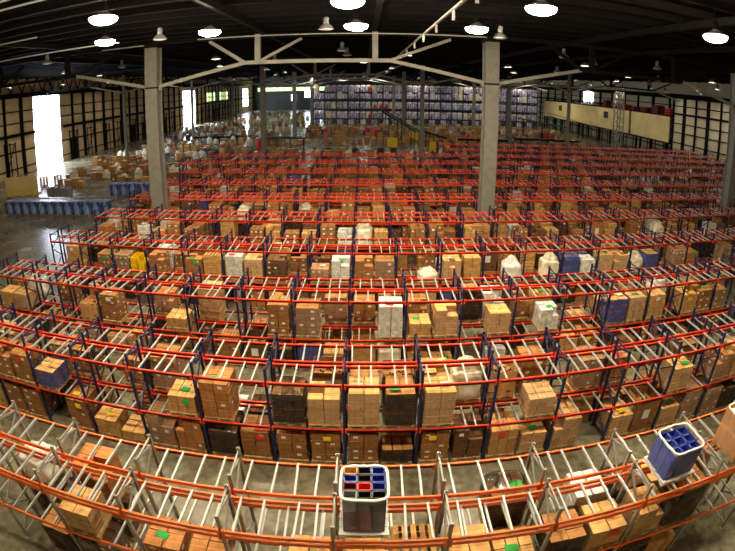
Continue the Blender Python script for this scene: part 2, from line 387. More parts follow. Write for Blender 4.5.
# columns and trusses
COLX = (-42.5, -16.5, 9.5, 35.5, 61.5)
names = {35.0: 'near', 77.2: 'middle', 113.0: 'far', 151.0: 'farthest'}
for Y in (35.0, 77.2, 113.0, 151.0):
    for i, X in enumerate(COLX):
        w = 1.06 if Y < 40 else (0.9 if Y < 80 else 0.9)
        if X < -30: w = 0.6
        if X > 60 and Y > 40: continue
        if Y == 77.2: w = {-16.5: 0.8, 9.5: 0.65, 35.5: 0.5}.get(X, 0.5)
        t = root('steel_column', '%s steel column, %s from left in the %s line of columns' % ('wide grey H-section' if Y < 40 else 'grey', ORD[i+1], names[Y]), 'column', (X, Y, 0))
        mb = MB(); h = 16.2
        mb.box(0, -w*0.45, 0, w, w*0.1, h); mb.box(0, w*0.45, 0, w, w*0.1, h); mb.box(0, 0, 0, w*0.72, w*0.8, h)
        mb.build('shaft', 'column', t)
        mb = MB(); mb.box(0, 0, 0, w*1.5, w*1.5, 0.08); mb.build('base_plate', 'plate', t)
        mb = MB(); mb.box(0, 0, h, w*1.2, w*1.2, 0.35); mb.build('cap', 'darksteel', t)
        mb = MB(); mb.box(0, 0, 12.98, w*1.03, w*1.03, 0.12); mb.build('band', 'darksteel', t)
        mb = MB()
        for sx in (-1, 1): mb.box(sx*w*0.6, 0, 12.82, w*0.22, w*0.3, 0.45)
        mb.build('bracket', 'truss', t)
    for i in range(-2, 3):
        X0 = -16.5+26*i+0.5; X1 = X0+25.0
        if X0 < XL: X0 = XL+0.6
        if X1 > XR: X1 = XR-0.6
        t = root('roof_truss', 'cranked steel roof truss, %s span from left in the %s line of columns' % (ORD[i+3], names[Y]), 'roof truss', (0, Y, 0))
        pm = 'truss' if i == 0 else 'darksteel'  # outer spans coloured dark to stand in for the shade on them
        zc, zf, zt = 13.1, CAM_Z+1.92, CAM_Z+3.7
        A, B_ = -16.5+26*i+7.65, -16.5+26*i+18.4
        lo = max(X0, XL+0.5); hi = min(X1, XR-0.5)
        mb = MB(); mb.bar((A, 0, zf), (B_, 0, zf), 0.26, 0.28)
        mb.build('bottom_chord', pm, t)
        for (xa, xb) in ((lo, A), (B_, hi)):
            if xb > xa:
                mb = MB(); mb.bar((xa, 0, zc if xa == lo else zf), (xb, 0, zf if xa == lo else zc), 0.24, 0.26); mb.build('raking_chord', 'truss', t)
        if X0 > 55: continue
        for x in (A+1.0, B_-1.07):
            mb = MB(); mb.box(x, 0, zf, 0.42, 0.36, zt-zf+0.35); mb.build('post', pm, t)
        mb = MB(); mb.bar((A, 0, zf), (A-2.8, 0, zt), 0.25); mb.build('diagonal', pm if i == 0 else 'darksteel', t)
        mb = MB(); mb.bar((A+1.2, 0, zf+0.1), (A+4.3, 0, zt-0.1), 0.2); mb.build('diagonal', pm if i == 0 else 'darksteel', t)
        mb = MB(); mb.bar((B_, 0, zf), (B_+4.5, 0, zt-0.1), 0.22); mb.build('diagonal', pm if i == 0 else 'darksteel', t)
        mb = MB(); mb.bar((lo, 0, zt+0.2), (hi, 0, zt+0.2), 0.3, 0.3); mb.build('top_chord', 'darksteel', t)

# ceiling pipes
t = root('sprinkler_pipe', 'white sprinkler pipe running away from camera under the roof, with hanging drops', 'pipe', (3.5, 0, CAM_Z+3.15))
mb = MB(); mb.bar((0, 12, 0), (0, 62, 0), 0.1); mb.build('main_pipe', 'pipe', t)
for Y in (14.5, 18.5, 23, 28, 33, 39, 46, 54):
    mb = MB(); mb.box(0, Y, -0.45, 0.11, 0.08, 0.42); mb.build('drop', 'pipe', t)
for i, (X0, X1, Y, z, lab) in enumerate(((-21, -17, 34.3, 3.75, 'left of the left wide column'), (-12.4, 9, 34.3, 3.85, 'between the two wide columns'),
        (-24, -8.5, 14.6, 4.25, 'at the top left, nearest the camera'), (-24, -8.2, 15.8, 4.2, 'at the top left, second from the camera'), (-40, -19, 23.0, 3.9, 'at the far upper left'), (-36, -15.5, 27.5, 3.4, 'at the upper left below the lamps'))):
    t = root('conduit', 'thin pale conduit under the roof '+lab, 'pipe', (X0, Y, CAM_Z+z))
    mb = MB(); mb.bar((0, 0, 0), (X1-X0, 0, 0), 0.07); mb.build('pipe_run', 'pipe', t)
    for q in (0.04, 0.5, 0.96):
        mb = MB(); mb.box((X1-X0)*q, 0, 0, 0.03, 0.03, ZR-CAM_Z-z); mb.build('hanger', 'darksteel', t)

# ------------------------------------------------------------------ lamps
def make_lamp(lit, label, loc, far=False):
    t = root('high_bay_lamp', label, 'ceiling lamp', loc, 0, 'high bay lamps under the roof')
    if ('lamp', lit, far) not in MESH:
        a = MB(); a.lathe([(0.12, 0.30), (0.16, 0.34), (0.16, 0.7), (0.08, 0.76)], 12); 
        h = MB(); h.bar((0, 0, 0.75), (0, 0, 1.3), 0.04)
        r = MB(); r.lathe([(0.62, 0.06), (0.5, 0.12), (0.3, 0.24), (0.14, 0.32)] if lit and not far else [(0.46, 0.0), (0.42, 0.08), (0.28, 0.24), (0.14, 0.34)], 20, caps=False)
        l = MB(); l.lathe([(0.40, 0.06), (0.41, 0.07)] if far else [(0.12, -0.24), (0.36, -0.21), (0.55, -0.12), (0.63, 0.0), (0.6, 0.06)] if lit else [(0.05, -0.06), (0.25, -0.05), (0.43, 0.0)], 20)
        MESH[('lamp', lit, far)] = [('housing', a.mesh('housing', ['darksteel' if lit else 'greyplastic'])), ('hanger', h.mesh('hanger', ['darksteel'])), ('reflector', r.mesh('reflector', ['plate' if lit else 'chrome'])),
                               ('lens', l.mesh('lens', ['lens' if lit and not far else ('lensfar' if lit else 'lampwhite')]))]
    for n, me in MESH[('lamp', lit, far)]:
        o = link(n, me, t if n != 'lens' else refl)
        if n == 'reflector': refl = o
    return t
MESH = {}
for i, (X, Y) in enumerate(((-10.5, 17.2), (-0.6, 17.7), (6.7, 17.2), (15.6, 16.9), (-14.9, 24.7), (-8.4, 25.2), (-0.4, 25.0), (5.95, 24.8))):
    row, k = ('nearest lit row', i+1) if i < 4 else ('second lit row', i-3)
    make_lamp(True, 'glowing oval high-bay lamp, %s from left in the %s' % (ORD[k], row), (X, Y, CAM_Z+3.2))
for i, X in enumerate((-15, -6, 3, 12)):
    make_lamp(True, 'glowing high-bay lamp above the camera, %s from left' % ORD[i+1], (X, 7.5, CAM_Z+3.2))
for i, (X, Y, z) in enumerate(((-12.5, 27.5, 3.3), (-2.2, 28, 3.4), (8.2, 28, 3.15), (-1.8, 40, 3.0), (-1.6, 46, 3.0), (-26, 33, 3.2), (-25, 45, 2.9), (16, 36, 2.9), (22, 42, 3.0), (27, 38, 3.0), (24, 56, 2.6), (40, 56, 2.8), (48, 70, 2.7), (-9, 48, 2.6), (14, 50, 2.6))):
    make_lamp(False, 'unlit bell-shaped high-bay lamp, %s nearest of the unlit ones' % nth(i+1), (X, Y, CAM_Z+z))
for i in range(9):  # lamp row added to brighten the far rack
    make_lamp(True, 'added fill lamp over the aisle before the far rack, %s from left' % ORD[i+1], (-16+i*9.5, 150, CAM_Z+2.7), True)
for i in range(9):  # second added row, more light for the far end
    make_lamp(True, 'added fill lamp over the floor goods before the far rack, %s from left' % ORD[i+1], (-12+i*9.5, 141, CAM_Z+2.7), True)
for i, Y in enumerate((58, 70, 82, 100, 120, 140)):  # lamps added to brighten the right wall and mezzanine
    make_lamp(True, 'added fill lamp near the right wall, %s from the camera' % ORD[i+1], (60.5, Y, CAM_Z+2.2), True)
i = 0
for Y in (44, 58, 68, 84, 98, 112, 130, 158, 175, 205):
    for X in range(-54, 70, 18):
        i += 1
        make_lamp(True, 'small distant lit lamp, %s from left in the %s row beyond the near truss' % (ORD[(X+54)//18+1], ORD[[44,58,68,84,98,112,130,158,175,205].index(Y)+1]), (X+(4 if int(Y) % 4 == 0 else 0), Y, CAM_Z+(2.9 if Y < 60 else 2.6)), True)

# ------------------------------------------------------------------ racking
D0, PITCH, DEP, GAP, BW, XU = 6.17, 6.118, 1.114, 0.241, 2.472, -0.6
ZT, ZL = 3.65, 1.72
def rack_meshes(fm, bmn):
    def T(key, f):
        if key not in MESH: MESH[key] = f()
        return MESH[key]
    def frame():
        a = MB(); h = 4.2
        for y in (0.045, DEP-0.045):
            a.box(0, y, 0, 0.09, 0.035, h); a.box(-0.036, y+(0.03 if y < 0.5 else -0.03), 0, 0.018, 0.06, h); a.box(0.036, y+(0.03 if y < 0.5 else -0.03), 0, 0.018, 0.06, h)
            a.box(0, y, 0, 0.16, 0.14, 0.012)
        z = 0.25; up = True
        while z < h-0.25:
            z2 = min(z+0.72, h-0.08)
            a.bar((0, 0.06 if up else DEP-0.06, z), (0, DEP-0.06 if up else 0.06, z2), 0.045, 0.05); z = z2; up = not up
        a.bar((0, 0.06, 0.2), (0, DEP-0.06, 0.2), 0.04, 0.05); a.bar((0, 0.06, h-0.1), (0, DEP-0.06, h-0.1), 0.04, 0.05)
        return a.mesh('upright_frame', [fm])
    def beam():
        a = MB(); Lb = BW-0.1
        a.box(Lb/2+0.05, 0, -0.055, Lb, 0.05, 0.11); a.box(Lb/2+0.05, 0.012, -0.055, Lb, 0.074, 0.07)
        for x in (0.06, BW-0.06): a.box(x, -0.012, -0.12, 0.05, 0.065, 0.2)
        return a.mesh('load_beam', [bmn])
    def sbar():
        a = MB(); a.box(0, DEP/2, 0.055, 0.052, DEP+0.02, 0.028); a.box(-0.02, DEP/2, 0.018, 0.012, DEP-0.12, 0.04); a.box(0.02, DEP/2, 0.018, 0.012, DEP-0.12, 0.04)
        return a.mesh('support_bar', ['zinc'])
    return T(('f', fm), frame), T(('b', bmn), beam), T(('s',), sbar)
def T(key, f):
    if key not in MESH: MESH[key] = f()
    return MESH[key]
def post_only(fm):
    def f():
        a = MB(); h = 4.2
        a.box(0, 0, 0, 0.09, 0.035, h); a.box(-0.036, 0.03, 0, 0.018, 0.06, h); a.box(0.036, 0.03, 0, 0.018, 0.06, h); a.box(0, 0, 0, 0.16, 0.14, 0.012)
        return a.mesh('post', [fm])
    return f
def brace_only(fm):
    def f():
        a = MB(); h = 4.2; z = 0.25; up = True
        while z < h-0.25:
            z2 = min(z+0.72, h-0.08)
            a.bar((0, 0.06 if up else DEP-0.06, z), (0, DEP-0.06 if up else 0.06, z2), 0.045, 0.05); z = z2; up = not up
        a.bar((0, 0.06, 0.2), (0, DEP-0.06, 0.2), 0.04, 0.05); a.bar((0, 0.06, h-0.1), (0, DEP-0.06, h-0.1), 0.04, 0.05)
        return a.mesh('upright_frame', [fm])
    return f
NB = (5, 7, 9, 9, 9, 9, 9, 9, 9, 9, 9, 9)  # bays left of the centre upright
ROWS = []
for k in range(12):
    Y = D0+k*PITCH
    lo = -(5, 7, 8, 8, 8, 8, 8, 8, 9, 8, 0, 0)[k]
    if k >= 10: lo = 5
    hi = min(26, int((Y*1.08+4)/BW))
    if k == 0: hi = 5
    if k == 1: hi = 7
    ROWS.append((Y, lo, hi))
run_no = 0
rb = random.Random(9)
RUNS = []
for k, (Y, lo, hi) in enumerate(ROWS):
    for side in (0, 1):
        run_no += 1
        y0 = Y if side == 0 else Y+DEP+GAP
        fm, bmn = ('galv', 'orange') if k == 0 else ('navy', 'red')
        fme, bme, sme = rack_meshes(fm, bmn)
        what = 'grey-framed orange-beamed pallet rack' if k == 0 else 'navy-framed red-beamed pallet rack'
        t = root('pallet_rack', '%s, %s run up from the bottom of the photo' % (what, nth(run_no)), 'pallet rack', (XU+lo*BW, y0, 0), 0, 'pallet rack runs')
        RUNS.append((t, k, side, y0, lo, hi, run_no))
        n = hi-lo
        for i in range(n+1):
            if k <= 2:
                bo = link('upright_frame', T(('brace', fm), brace_only(fm)), t, (i*BW, 0, 0))
                for yy, rz in ((0.045, 0), (DEP-0.045, PI)): link('post', T(('post', fm), post_only(fm)), bo, (0, yy, 0), rz)
            else: link('upright_frame', fme, t, (i*BW, 0, 0))
        levels = [ZT, ZL]
        if k == 0 and side == 0: levels = [ZT, ZT-0.2, ZL]
        nbeam = nbar = 0; extra = MB(); extrab = MB()
        for z in levels:
            for i in range(n):
                for y in (0.0, DEP):
                    if nbeam < 98: link('load_beam', bme, t, (i*BW, y, z)); nbeam += 1
                    else: extra.box(i*BW+BW/2, y, z-0.055, BW-0.1, 0.05, 0.11)
                if z == ZT-0.2 and i % 2: continue
                q = 4 if z != ZL else 4
                for j in range(q):
                    x = i*BW+BW*(j+0.62+rb.uniform(-0.22, 0.22))/(q+0.25)
                    sk = rb.uniform(-0.03, 0.03)
                    if nbar < 98: link('support_bar', sme, t, (x, 0, z), sk); nbar += 1
                    else: extrab.box(x, DEP/2, z+0.03, 0.055, DEP, 0.05, rz=sk)
        if extra.f: tag(extra.build('distant_load_beams', bmn, t), kind='stuff')
        if extrab.f: tag(extrab.build('distant_support_bars', 'zinc', t), kind='stuff')

# ------------------------------------------------------------------ pallet loads
def pallet_mb():
    a = MB()
    for i in range(5): a.box(0, -0.5+i*0.25, 0.115, 1.06, 0.15, 0.025)
    for x in (-0.47, 0, 0.47): a.box(x, 0, 0.025, 0.1, 1.14, 0.09)
    for y in (-0.5, 0, 0.5): a.box(0, y, 0, 1.06, 0.12, 0.025)
    return a
PZ = 0.14
GRIDS = [(2, 2), (3, 2), (2, 3), (3, 3), (2, 2)]
def carton_cells(seed, H, nb=None):
    r = random.Random(seed); nx, ny = nb or r.choice(GRIDS); nz = max(1, int(round(H/r.uniform(0.3, 0.42))))
    W, D = r.uniform(0.94, 1.06), r.uniform(1.0, 1.12); w, d, h = W/nx, D/ny, H/nz
    out = []
    for c in range(nz):
        for a in range(nx):
            for b_ in range(ny):
                if c == nz-1 and nz > 2 and r.random() < 0.1: continue
                inner = 0 < a < nx-1 and 0 < b_ < ny-1 and c < nz-1
                if inner: continue
                out.append(((a+0.5)*w-W/2+r.uniform(-.008, .008), (b_+0.5)*d-D/2+r.uniform(-.008, .008), PZ+c*h, w-r.uniform(0.012, 0.035), d-r.uniform(0.012, 0.03), h-0.012, r.uniform(-0.035, 0.035)))
    return out
def T(key, f):
    if key not in MESH: MESH[key] = f()
    return MESH[key]
TAGM = {'green': 'green', 'yellow': 'tagyellow', 'red': 'tagred', 'white': 'white'}
KIND = {'C': ('carton_load', 'carton stack', 'carton stack'), 'L': ('carton_load', 'low carton stack', 'carton stack'), 'W': ('wrapped_load', 'film-wrapped carton load', 'wrapped load'), 'K': ('wrapped_load', 'black-wrapped load', 'wrapped load'),
        'S': ('sack_load', 'lumpy white sack load', 'sack load'), 'G': ('gaylord_box', 'open-topped bulk carton', 'bulk box'), 'P': ('tray_load', 'white carton load', 'carton stack'),
        'B': ('wrapped_load', 'blue-wrapped load', 'wrapped load'), 'O': ('crate_load', 'slatted wooden crate load', 'crate'), 'Y': ('tote_load', 'yellow plastic tote stack', 'totes')}
VARS = {'brown': 'brown', 'tan': 'tan', 'dark': 'dark brown', 'orange': 'orange-brown', 'whitebox': 'white'}
def tote_mb(a, x, y, z, w, d, h, mi, rz=0):
    t = 0.025
    a.box(x, y, z, w, d, 0.02, mi)
    for sx in (-1, 1): a.box(x+sx*(w/2-t/2), y, z, t, d, h, mi); a.box(x, y+sx*(d/2-t/2), z, w, t, h, mi)
def load_parts(kind, var, H, seed, detail):
    """list of (name, mesh, loc, rz, parent index or None)"""
    Hq = round(H*8)/8; sd = seed % 5; P = [('pallet', T(('pal',), lambda: pallet_mb().mesh('pallet', ['timber'])), (0,0,0), 0)]
    lp = {'brown': 0.55, 'orange': 0.4, 'dark': 0.3, 'tan': 0.0, 'whitebox': 0.2}[var]
    sm = [var+'_side', var+'_top', var+'_plain']
    rk = random.Random(seed)
    if kind in 'CLW' or kind == 'P':
        if kind == 'P': sm = ['whitebox_side', 'whitebox_top', 'whitebox_plain']; lp = 0.15; var = 'whitebox'
        cells = carton_cells(sd*31+int(Hq*8), Hq)
        if detail:
            for i, (x, y, z, w, d, h, rz) in enumerate(cells):
                fl = 0 if rk.random() < lp else 2
                key = ('car', var, round(w, 2), round(d, 2), round(h, 3), fl)
                def f():
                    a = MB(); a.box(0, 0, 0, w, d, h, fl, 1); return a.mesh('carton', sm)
                P.append(('carton', T(key, f), (x, y, z), rz))
        else:
            def f():
                a = MB()
                for (x, y, z, w, d, h, rz) in cells: a.box(x, y, z, w, d, h, 0 if rk.random() < lp else 2, 1, rz, False)
                return a.mesh('cartons', sm)
            P.append(('carton_stack', T(('stack', var, sd, Hq), f), (0,0,0), 0))
        if kind == 'W':
            def f():
                a = MB(); a.lump(1.14, 1.2, Hq+0.03, sd, 0.025, z0=PZ, pw=9, open_top=sd % 2 == 0); return a.mesh('stretch_film', ['clear'])
            P.append(('stretch_film', T(('film', sd, Hq), f), (0,0,0), 0))
    elif kind in 'KB':
        sm = ['dark_plain', 'brown_top'] if kind == 'K' else ['brown_plain', 'tan_top']
        cells = carton_cells(sd*31+int(Hq*8)+5, Hq)
        def f():
            a = MB()
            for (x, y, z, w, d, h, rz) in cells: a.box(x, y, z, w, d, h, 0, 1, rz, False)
            return a.mesh('cartons', sm)
        P.append(('carton_stack', T(('kb', kind, sd, Hq), f), (0,0,0), 0))
        def f():
            a = MB(); a.lump(1.15, 1.2, Hq+0.04, sd, 0.03, z0=PZ, pw=9, open_top=sd % 3 != 0); return a.mesh('stretch_film', ['smoke' if kind == 'K' else 'bluewrap'])
        P.append(('stretch_film', T(('kfilm', kind, sd, Hq), f), (0,0,0), 0))
    elif kind == 'S':
        def f():
            a = MB(); a.lump(1.16, 1.16, Hq*0.86, sd, 0.10, z0=PZ, pw=4, n=12, taper=0.06); a.lump(0.9, 0.86, Hq*0.3, sd+9, 0.16, z0=PZ+Hq*0.78, pw=3, n=12, cx=0.05, taper=0.2)
            return a.mesh('sacks', ['sack' if sd % 2 else 'cream'])
        P.append(('sacks', T((kind, sd, Hq), f), (0,0,0), 0))
    elif kind == 'G':
        def f():
            a = MB(); w, d = 1.04, 1.1
            for sx in (-1, 1): a.box(sx*(w/2-0.01), 0, PZ, 0.02, d, Hq); a.box(0, sx*(d/2-0.01), PZ, w-0.04, 0.02, Hq)
            return a.mesh('bulk_carton', sm)
        P.append(('bulk_carton', T(('G', var, Hq), f), (0,0,0), 0))
        def f():
            a = MB(); a.box(0, 0, PZ+Hq*0.1, 0.98, 1.04, Hq*0.62, 0, 1); 
            for i in range(5): a.box(-0.3+0.15*i, -0.3+0.13*((i*3) % 5), PZ+Hq*0.72, 0.24, 0.2, 0.12, 0, 1, i)
            return a.mesh('contents', ['dark_side', 'brown_top'])
        P.append(('contents', T(('Gc', Hq), f), (0,0,0), 0))
        def f():
            a = MB(); w, d = 1.04, 1.1
            a.bar((w/2, 0, PZ+Hq), (w/2+0.06, 0, PZ+Hq-0.16), d*0.9, 0.012)
            return a.mesh('flap', [sm[1]])
        P.append(('flap', T(('Gf', var, Hq), f), (0,0,0), 0)); P.append(('flap', T(('Gf', var, Hq), f), (0,0,0), PI))
    elif kind == 'O':
        def f():
            a = MB(); n = max(1, int(Hq/0.45)); h = Hq/n
            for c in range(n):
                z = PZ+c*h
                for x in (-0.5, 0.5):
                    for q in range(3): a.box(x, 0, z+0.03+q*h/3, 0.025, 1.1, h/3-0.05)
                for y in (-0.54, 0.54):
                    for q in range(3): a.box(0, y, z+0.03+q*h/3, 1.0, 0.025, h/3-0.05)
                for x in (-0.47, 0.47):
                    for y in (-0.51, 0.51): a.box(x, y, z, 0.07, 0.07, h)
            for i in range(5): a.box(-0.42+i*0.21, 0, PZ+Hq, 0.13, 1.1, 0.03)
            return a.mesh('crate', ['crate'])
        P.append(('crate', T(('O', Hq), f), (0,0,0), 0))
    elif kind == 'Y':
        def f():
            a = MB(); n = max(1, int(Hq/0.35))
            for c in range(n):
                for i in range(2):
                    if c == n-1 and i == 1: continue
                    for j in range(2): tote_mb(a, -0.26+i*0.52, -0.28+j*0.55, PZ+c*0.34, 0.5, 0.53, 0.33, 0)
            return a.mesh('totes', ['yellow'])
        P.append(('totes', T(('Y', Hq), f), (0,0,0), 0))
    return P
def put_load(kind, var, H, tg, loc, seed, where, detail=False, group=None):
    nm, phrase, cat = KIND[kind]
    adj = (VARS[var]+' ' if kind in 'CLWG' else '')
    lab = (tg+'-tagged ' if tg else '')+adj+phrase+' '+where
    t = root(nm, lab, cat, loc, 0, group)
    hq = round(H*8)/8
    for n, me, l, rz in load_parts(kind, var, H, seed, detail): link(n, me, t, l, rz)
    if tg:
        def f():
            a = MB(); a.box(0, 0, 0, 0.34, 0.24, 0.012); return a.mesh('paper_tag', [TAGM[tg]])
        def g():
            a = MB(); a.box(0, 0, 0, 0.26, 0.012, 0.2); return a.mesh('paper_tag', [TAGM[tg]])
        r = random.Random(seed)
        ztop = PZ+hq+(0.06 if kind in 'WOKB' else 0.006)+(0.12 if kind == 'S' else 0)
        o = link('paper_tag', T(('tag', tg), f), t, (r.uniform(-0.2, 0.2), r.uniform(-0.35, 0.0), ztop), r.uniform(-0.3, 0.3))
        o['label'] = tg+' paper tag on top'
        if kind in 'CL' and r.random() < 0.6: link('paper_tag', T(('tagf', tg), g), t, (r.uniform(-0.2, 0.2), -0.575, PZ+hq-0.3))['label'] = tg+' paper tag on the front'
    return t

# what the photograph shows in the front runs of the near rows: (row, level, bay, slot): (kind, colour, height, tag)
E_ = None
SPEC = {
 # orange row, lower beams
 (0,'l',-4,0): ('C','tan',0.8,'yellow'), (0,'l',-4,1): E_, (0,'l',-3,0): ('W','tan',0.9,'green'), (0,'l',-3,1): E_, (0,'l',-2,0): ('L','orange',0.4,'green'), (0,'l',-2,1): ('L','orange',0.4,E_),
 (0,'l',-1,0): E_, (0,'l',-1,1): ('L','tan',0.4,'green'), (0,'l',0,0): ('L','tan',0.4,'green'), (0,'l',0,1): ('O','tan',0.9,E_), (0,'l',1,0): ('C','tan',0.7,E_), (0,'l',1,1): ('L','tan',0.4,'green'),
 (0,'l',2,0): ('K','tan',0.7,E_), (0,'l',2,1): ('C','tan',0.75,'red'), (0,'l',3,0): ('W','tan',0.95,E_), (0,'l',3,1): ('K','dark',1.5,E_), (0,'l',4,0): ('W','brown',1.5,E_), (0,'l',4,1): ('K','dark',1.2,E_),
 (0,'g',-5,0): ('C','dark',1.4,E_), (0,'g',-5,1): ('C','dark',1.35,E_), (0,'g',-4,0): ('K','dark',1.3,E_), (0,'g',-4,1): ('K','dark',1.2,E_), (0,'g',-3,0): ('W','dark',1.2,E_), (0,'g',3,0): ('K','dark',1.2,E_), (0,'g',3,1): ('C','tan',0.9,E_), (0,'g',4,0): ('K','dark',1.4,E_), (0,'g',4,1): ('W','dark',1.4,E_), (0,'l',-5,1): ('C','dark',1.2,'yellow'),
 (0,'g',-3,1): E_, (0,'g',-2,0): E_, (0,'g',-2,1): ('L','tan',0.5,E_), (0,'g',-1,0): E_, (0,'g',-1,1): E_, (0,'g',0,0): E_, (0,'g',0,1): E_, (0,'g',1,0): ('W','tan',1.0,E_), (0,'g',1,1): E_,
 # nearest blue row, lower beams
 (1,'l',-6,0): ('C','brown',1.2,'red'), (1,'l',-6,1): ('C','brown',1.25,'red'), (1,'l',-5,0): ('B','dark',0.7,E_), (1,'l',-5,1): E_, (1,'l',-4,0): E_, (1,'l',-4,1): E_, (1,'l',-3,0): E_, (1,'l',-3,1): ('L','tan',0.75,'green'),
 (1,'l',-2,0): ('C','orange',1.5,'green'), (1,'l',-2,1): E_, (1,'l',-1,0): ('K','dark',1.25,E_), (1,'l',-1,1): ('W','tan',1.15,E_), (1,'l',0,0): ('W','tan',1.4,E_), (1,'l',0,1): ('K','dark',1.4,'green'),
 (1,'l',1,0): ('W','tan',1.4,'white'), (1,'l',1,1): E_, (1,'l',2,0): E_, (1,'l',2,1): ('W','tan',0.7,E_), (1,'l',3,0): E_, (1,'l',3,1): E_, (1,'l',4,0): E_, (1,'l',4,1): E_, (1,'l',5,0): ('W','tan',1.0,'green'), (1,'l',5,1): E_,
 (1,'l',6,0): ('W','orange',1.1,E_), (1,'l',6,1): ('C','tan',1.2,E_),
 # nearest blue row, on the floor
 (1,'g',-6,0): ('C','brown',1.4,E_), (1,'g',-6,1): ('C','brown',1.4,'yellow'), (1,'g',-5,0): E_, (1,'g',-5,1): ('C','brown',1.35,'yellow'), (1,'g',-4,0): ('L','tan',0.75,'yellow'), (1,'g',-4,1): ('L','tan',0.4,E_), (1,'g',-3,0): ('W','brown',1.4,E_), (1,'g',-3,1): ('C','orange',1.35,'green'),
 (1,'g',-2,0): ('K','dark',1.1,E_), (1,'g',-2,1): ('C','brown',1.3,'red'), (1,'g',-1,0): ('C','brown',1.3,'white'), (1,'g',-1,1): ('C','brown',1.4,'yellow'), (1,'g',0,0): ('C','brown',1.35,E_), (1,'g',0,1): ('K','dark',0.6,E_),
 (1,'g',1,0): ('C','brown',1.4,'yellow'), (1,'g',1,1): ('C','dark',1.35,E_), (1,'g',2,0): ('C','tan',1.3,'red'), (1,'g',2,1): ('W','tan',0.9,'green'), (1,'g',3,0): ('W','tan',1.35,E_), (1,'g',3,1): E_, (1,'g',4,0): ('W','tan',1.0,'yellow'), (1,'g',4,1): ('G','brown',1.5,E_),
 (1,'g',5,0): ('W','tan',0.9,'green'), (1,'g',5,1): ('W','brown',1.4,E_), (1,'g',6,0): ('W','brown',1.2,'white'), (1,'g',6,1): ('K','dark',1.0,E_),
 # second blue row
 (2,'l',-8,0): ('L','tan',0.7,E_), (2,'l',-8,1): ('W','tan',0.7,E_), (2,'l',-7,0): E_, (2,'l',-7,1): E_, (2,'l',-6,0): E_, (2,'l',-6,1): ('G','tan',0.8,E_), (2,'l',-5,0): ('C','brown',1.4,'white'), (2,'l',-5,1): E_, (2,'l',-4,0): E_, (2,'l',-4,1): ('L','tan',0.5,E_),
 (2,'l',-3,0): E_, (2,'l',-3,1): E_, (2,'l',-2,0): E_, (2,'l',-2,1): ('C','brown',1.45,E_), (2,'l',-1,0): ('W','brown',1.4,E_), (2,'l',-1,1): E_, (2,'l',0,0): E_, (2,'l',0,1): ('P','tan',1.45,'red'), (2,'l',1,0): ('L','tan',0.6,'green'), (2,'l',1,1): ('W','tan',1.3,E_),
 (2,'l',2,0): E_, (2,'l',2,1): ('W','tan',1.0,E_), (2,'l',3,0): E_, (2,'l',3,1): ('P','tan',1.0,'green'), (2,'l',4,0): E_, (2,'l',4,1): E_, (2,'l',5,0): ('B','dark',1.25,'white'), (2,'l',5,1): ('W','tan',1.2,'green'), (2,'l',6,0): ('C','tan',1.3,'white'), (2,'l',6,1): E_,
 (2,'g',-1,1): ('C','tan',0.9,E_), (2,'g',0,0): ('G','tan',1.3,E_), (2,'g',0,1): ('S','tan',1.3,E_),
 # third blue row
 (3,'l',-6,0): ('W','brown',1.1,E_), (3,'l',-6,1): ('Y','tan',1.25,E_), (3,'l',-5,0): ('C','brown',1.3,E_), (3,'l',-3,1): ('W','tan',1.3,E_), (3,'l',-2,0): ('C','dark',1.3,E_), (3,'l',-2,1): E_, (3,'l',-1,0): ('W','orange',0.8,'white'), (3,'l',-1,1): ('P','tan',1.3,'green'), (3,'l',0,0): ('C','brown',1.2,E_),
 (3,'l',0,1): ('W','brown',1.2,E_), (3,'l',1,0): E_, (3,'l',1,1): ('S','tan',0.55,E_), (3,'l',2,0): ('W','tan',1.3,'white'), (3,'l',2,1): ('C','tan',1.35,E_), (3,'l',3,0): E_, (3,'l',3,1): ('S','tan',1.0,E_), (3,'l',4,0): E_, (3,'l',4,1): ('S','tan',1.1,E_), (3,'l',5,0): ('B','tan',1.3,E_), (3,'l',5,1): ('P','tan',1.0,E_),
 (3,'l',6,0): ('W','tan',1.2,'green'), (3,'l',6,1): ('W','tan',1.1,E_), (3,'l',7,0): ('S','tan',1.0,E_),
}
SPEC_R = {(0,'l',-4,0): ('S','tan',0.85,E_), (0,'l',-4,1): E_, (0,'l',-3,0): ('C','orange',1.35,'red'), (0,'l',-3,1): E_, (0,'l',-2,0): E_, (0,'l',-2,1): E_, (0,'l',-1,0): E_, (0,'l',-1,1): E_, (0,'l',0,0): E_, (0,'l',0,1): E_, (0,'l',1,0): E_,
 (0,'l',1,1): ('K','dark',1.3,'green'), (0,'l',2,0): E_, (0,'l',2,1): ('P','tan',0.7,E_), (0,'l',3,0): ('K','dark',0.6,E_), (0,'l',3,1): ('L','tan',0.6,'yellow'), (0,'l',4,0): ('W','tan',1.1,'red'),
 (0,'g',-4,0): E_, (0,'g',-5,0): ('C','dark',1.4,E_), (0,'g',-5,1): ('C','dark',1.35,E_), (0,'g',-4,0): ('K','dark',1.3,E_), (0,'g',-4,1): ('K','dark',1.2,E_), (0,'g',-3,0): ('W','dark',1.2,E_), (0,'g',3,0): ('K','dark',1.2,E_), (0,'g',3,1): ('C','tan',0.9,E_), (0,'g',4,0): ('K','dark',1.4,E_), (0,'g',4,1): ('W','dark',1.4,E_), (0,'l',-5,1): ('C','dark',1.2,'yellow'),
 (0,'g',-3,1): E_, (0,'g',-2,0): E_, (0,'g',-2,1): E_, (0,'g',-1,0): E_, (0,'g',-1,1): E_, (0,'g',0,0): E_, (0,'g',0,1): E_, (0,'g',1,0): E_, (0,'g',1,1): E_, (0,'g',2,0): E_, (0,'g',2,1): E_}
rl = random.Random(21)
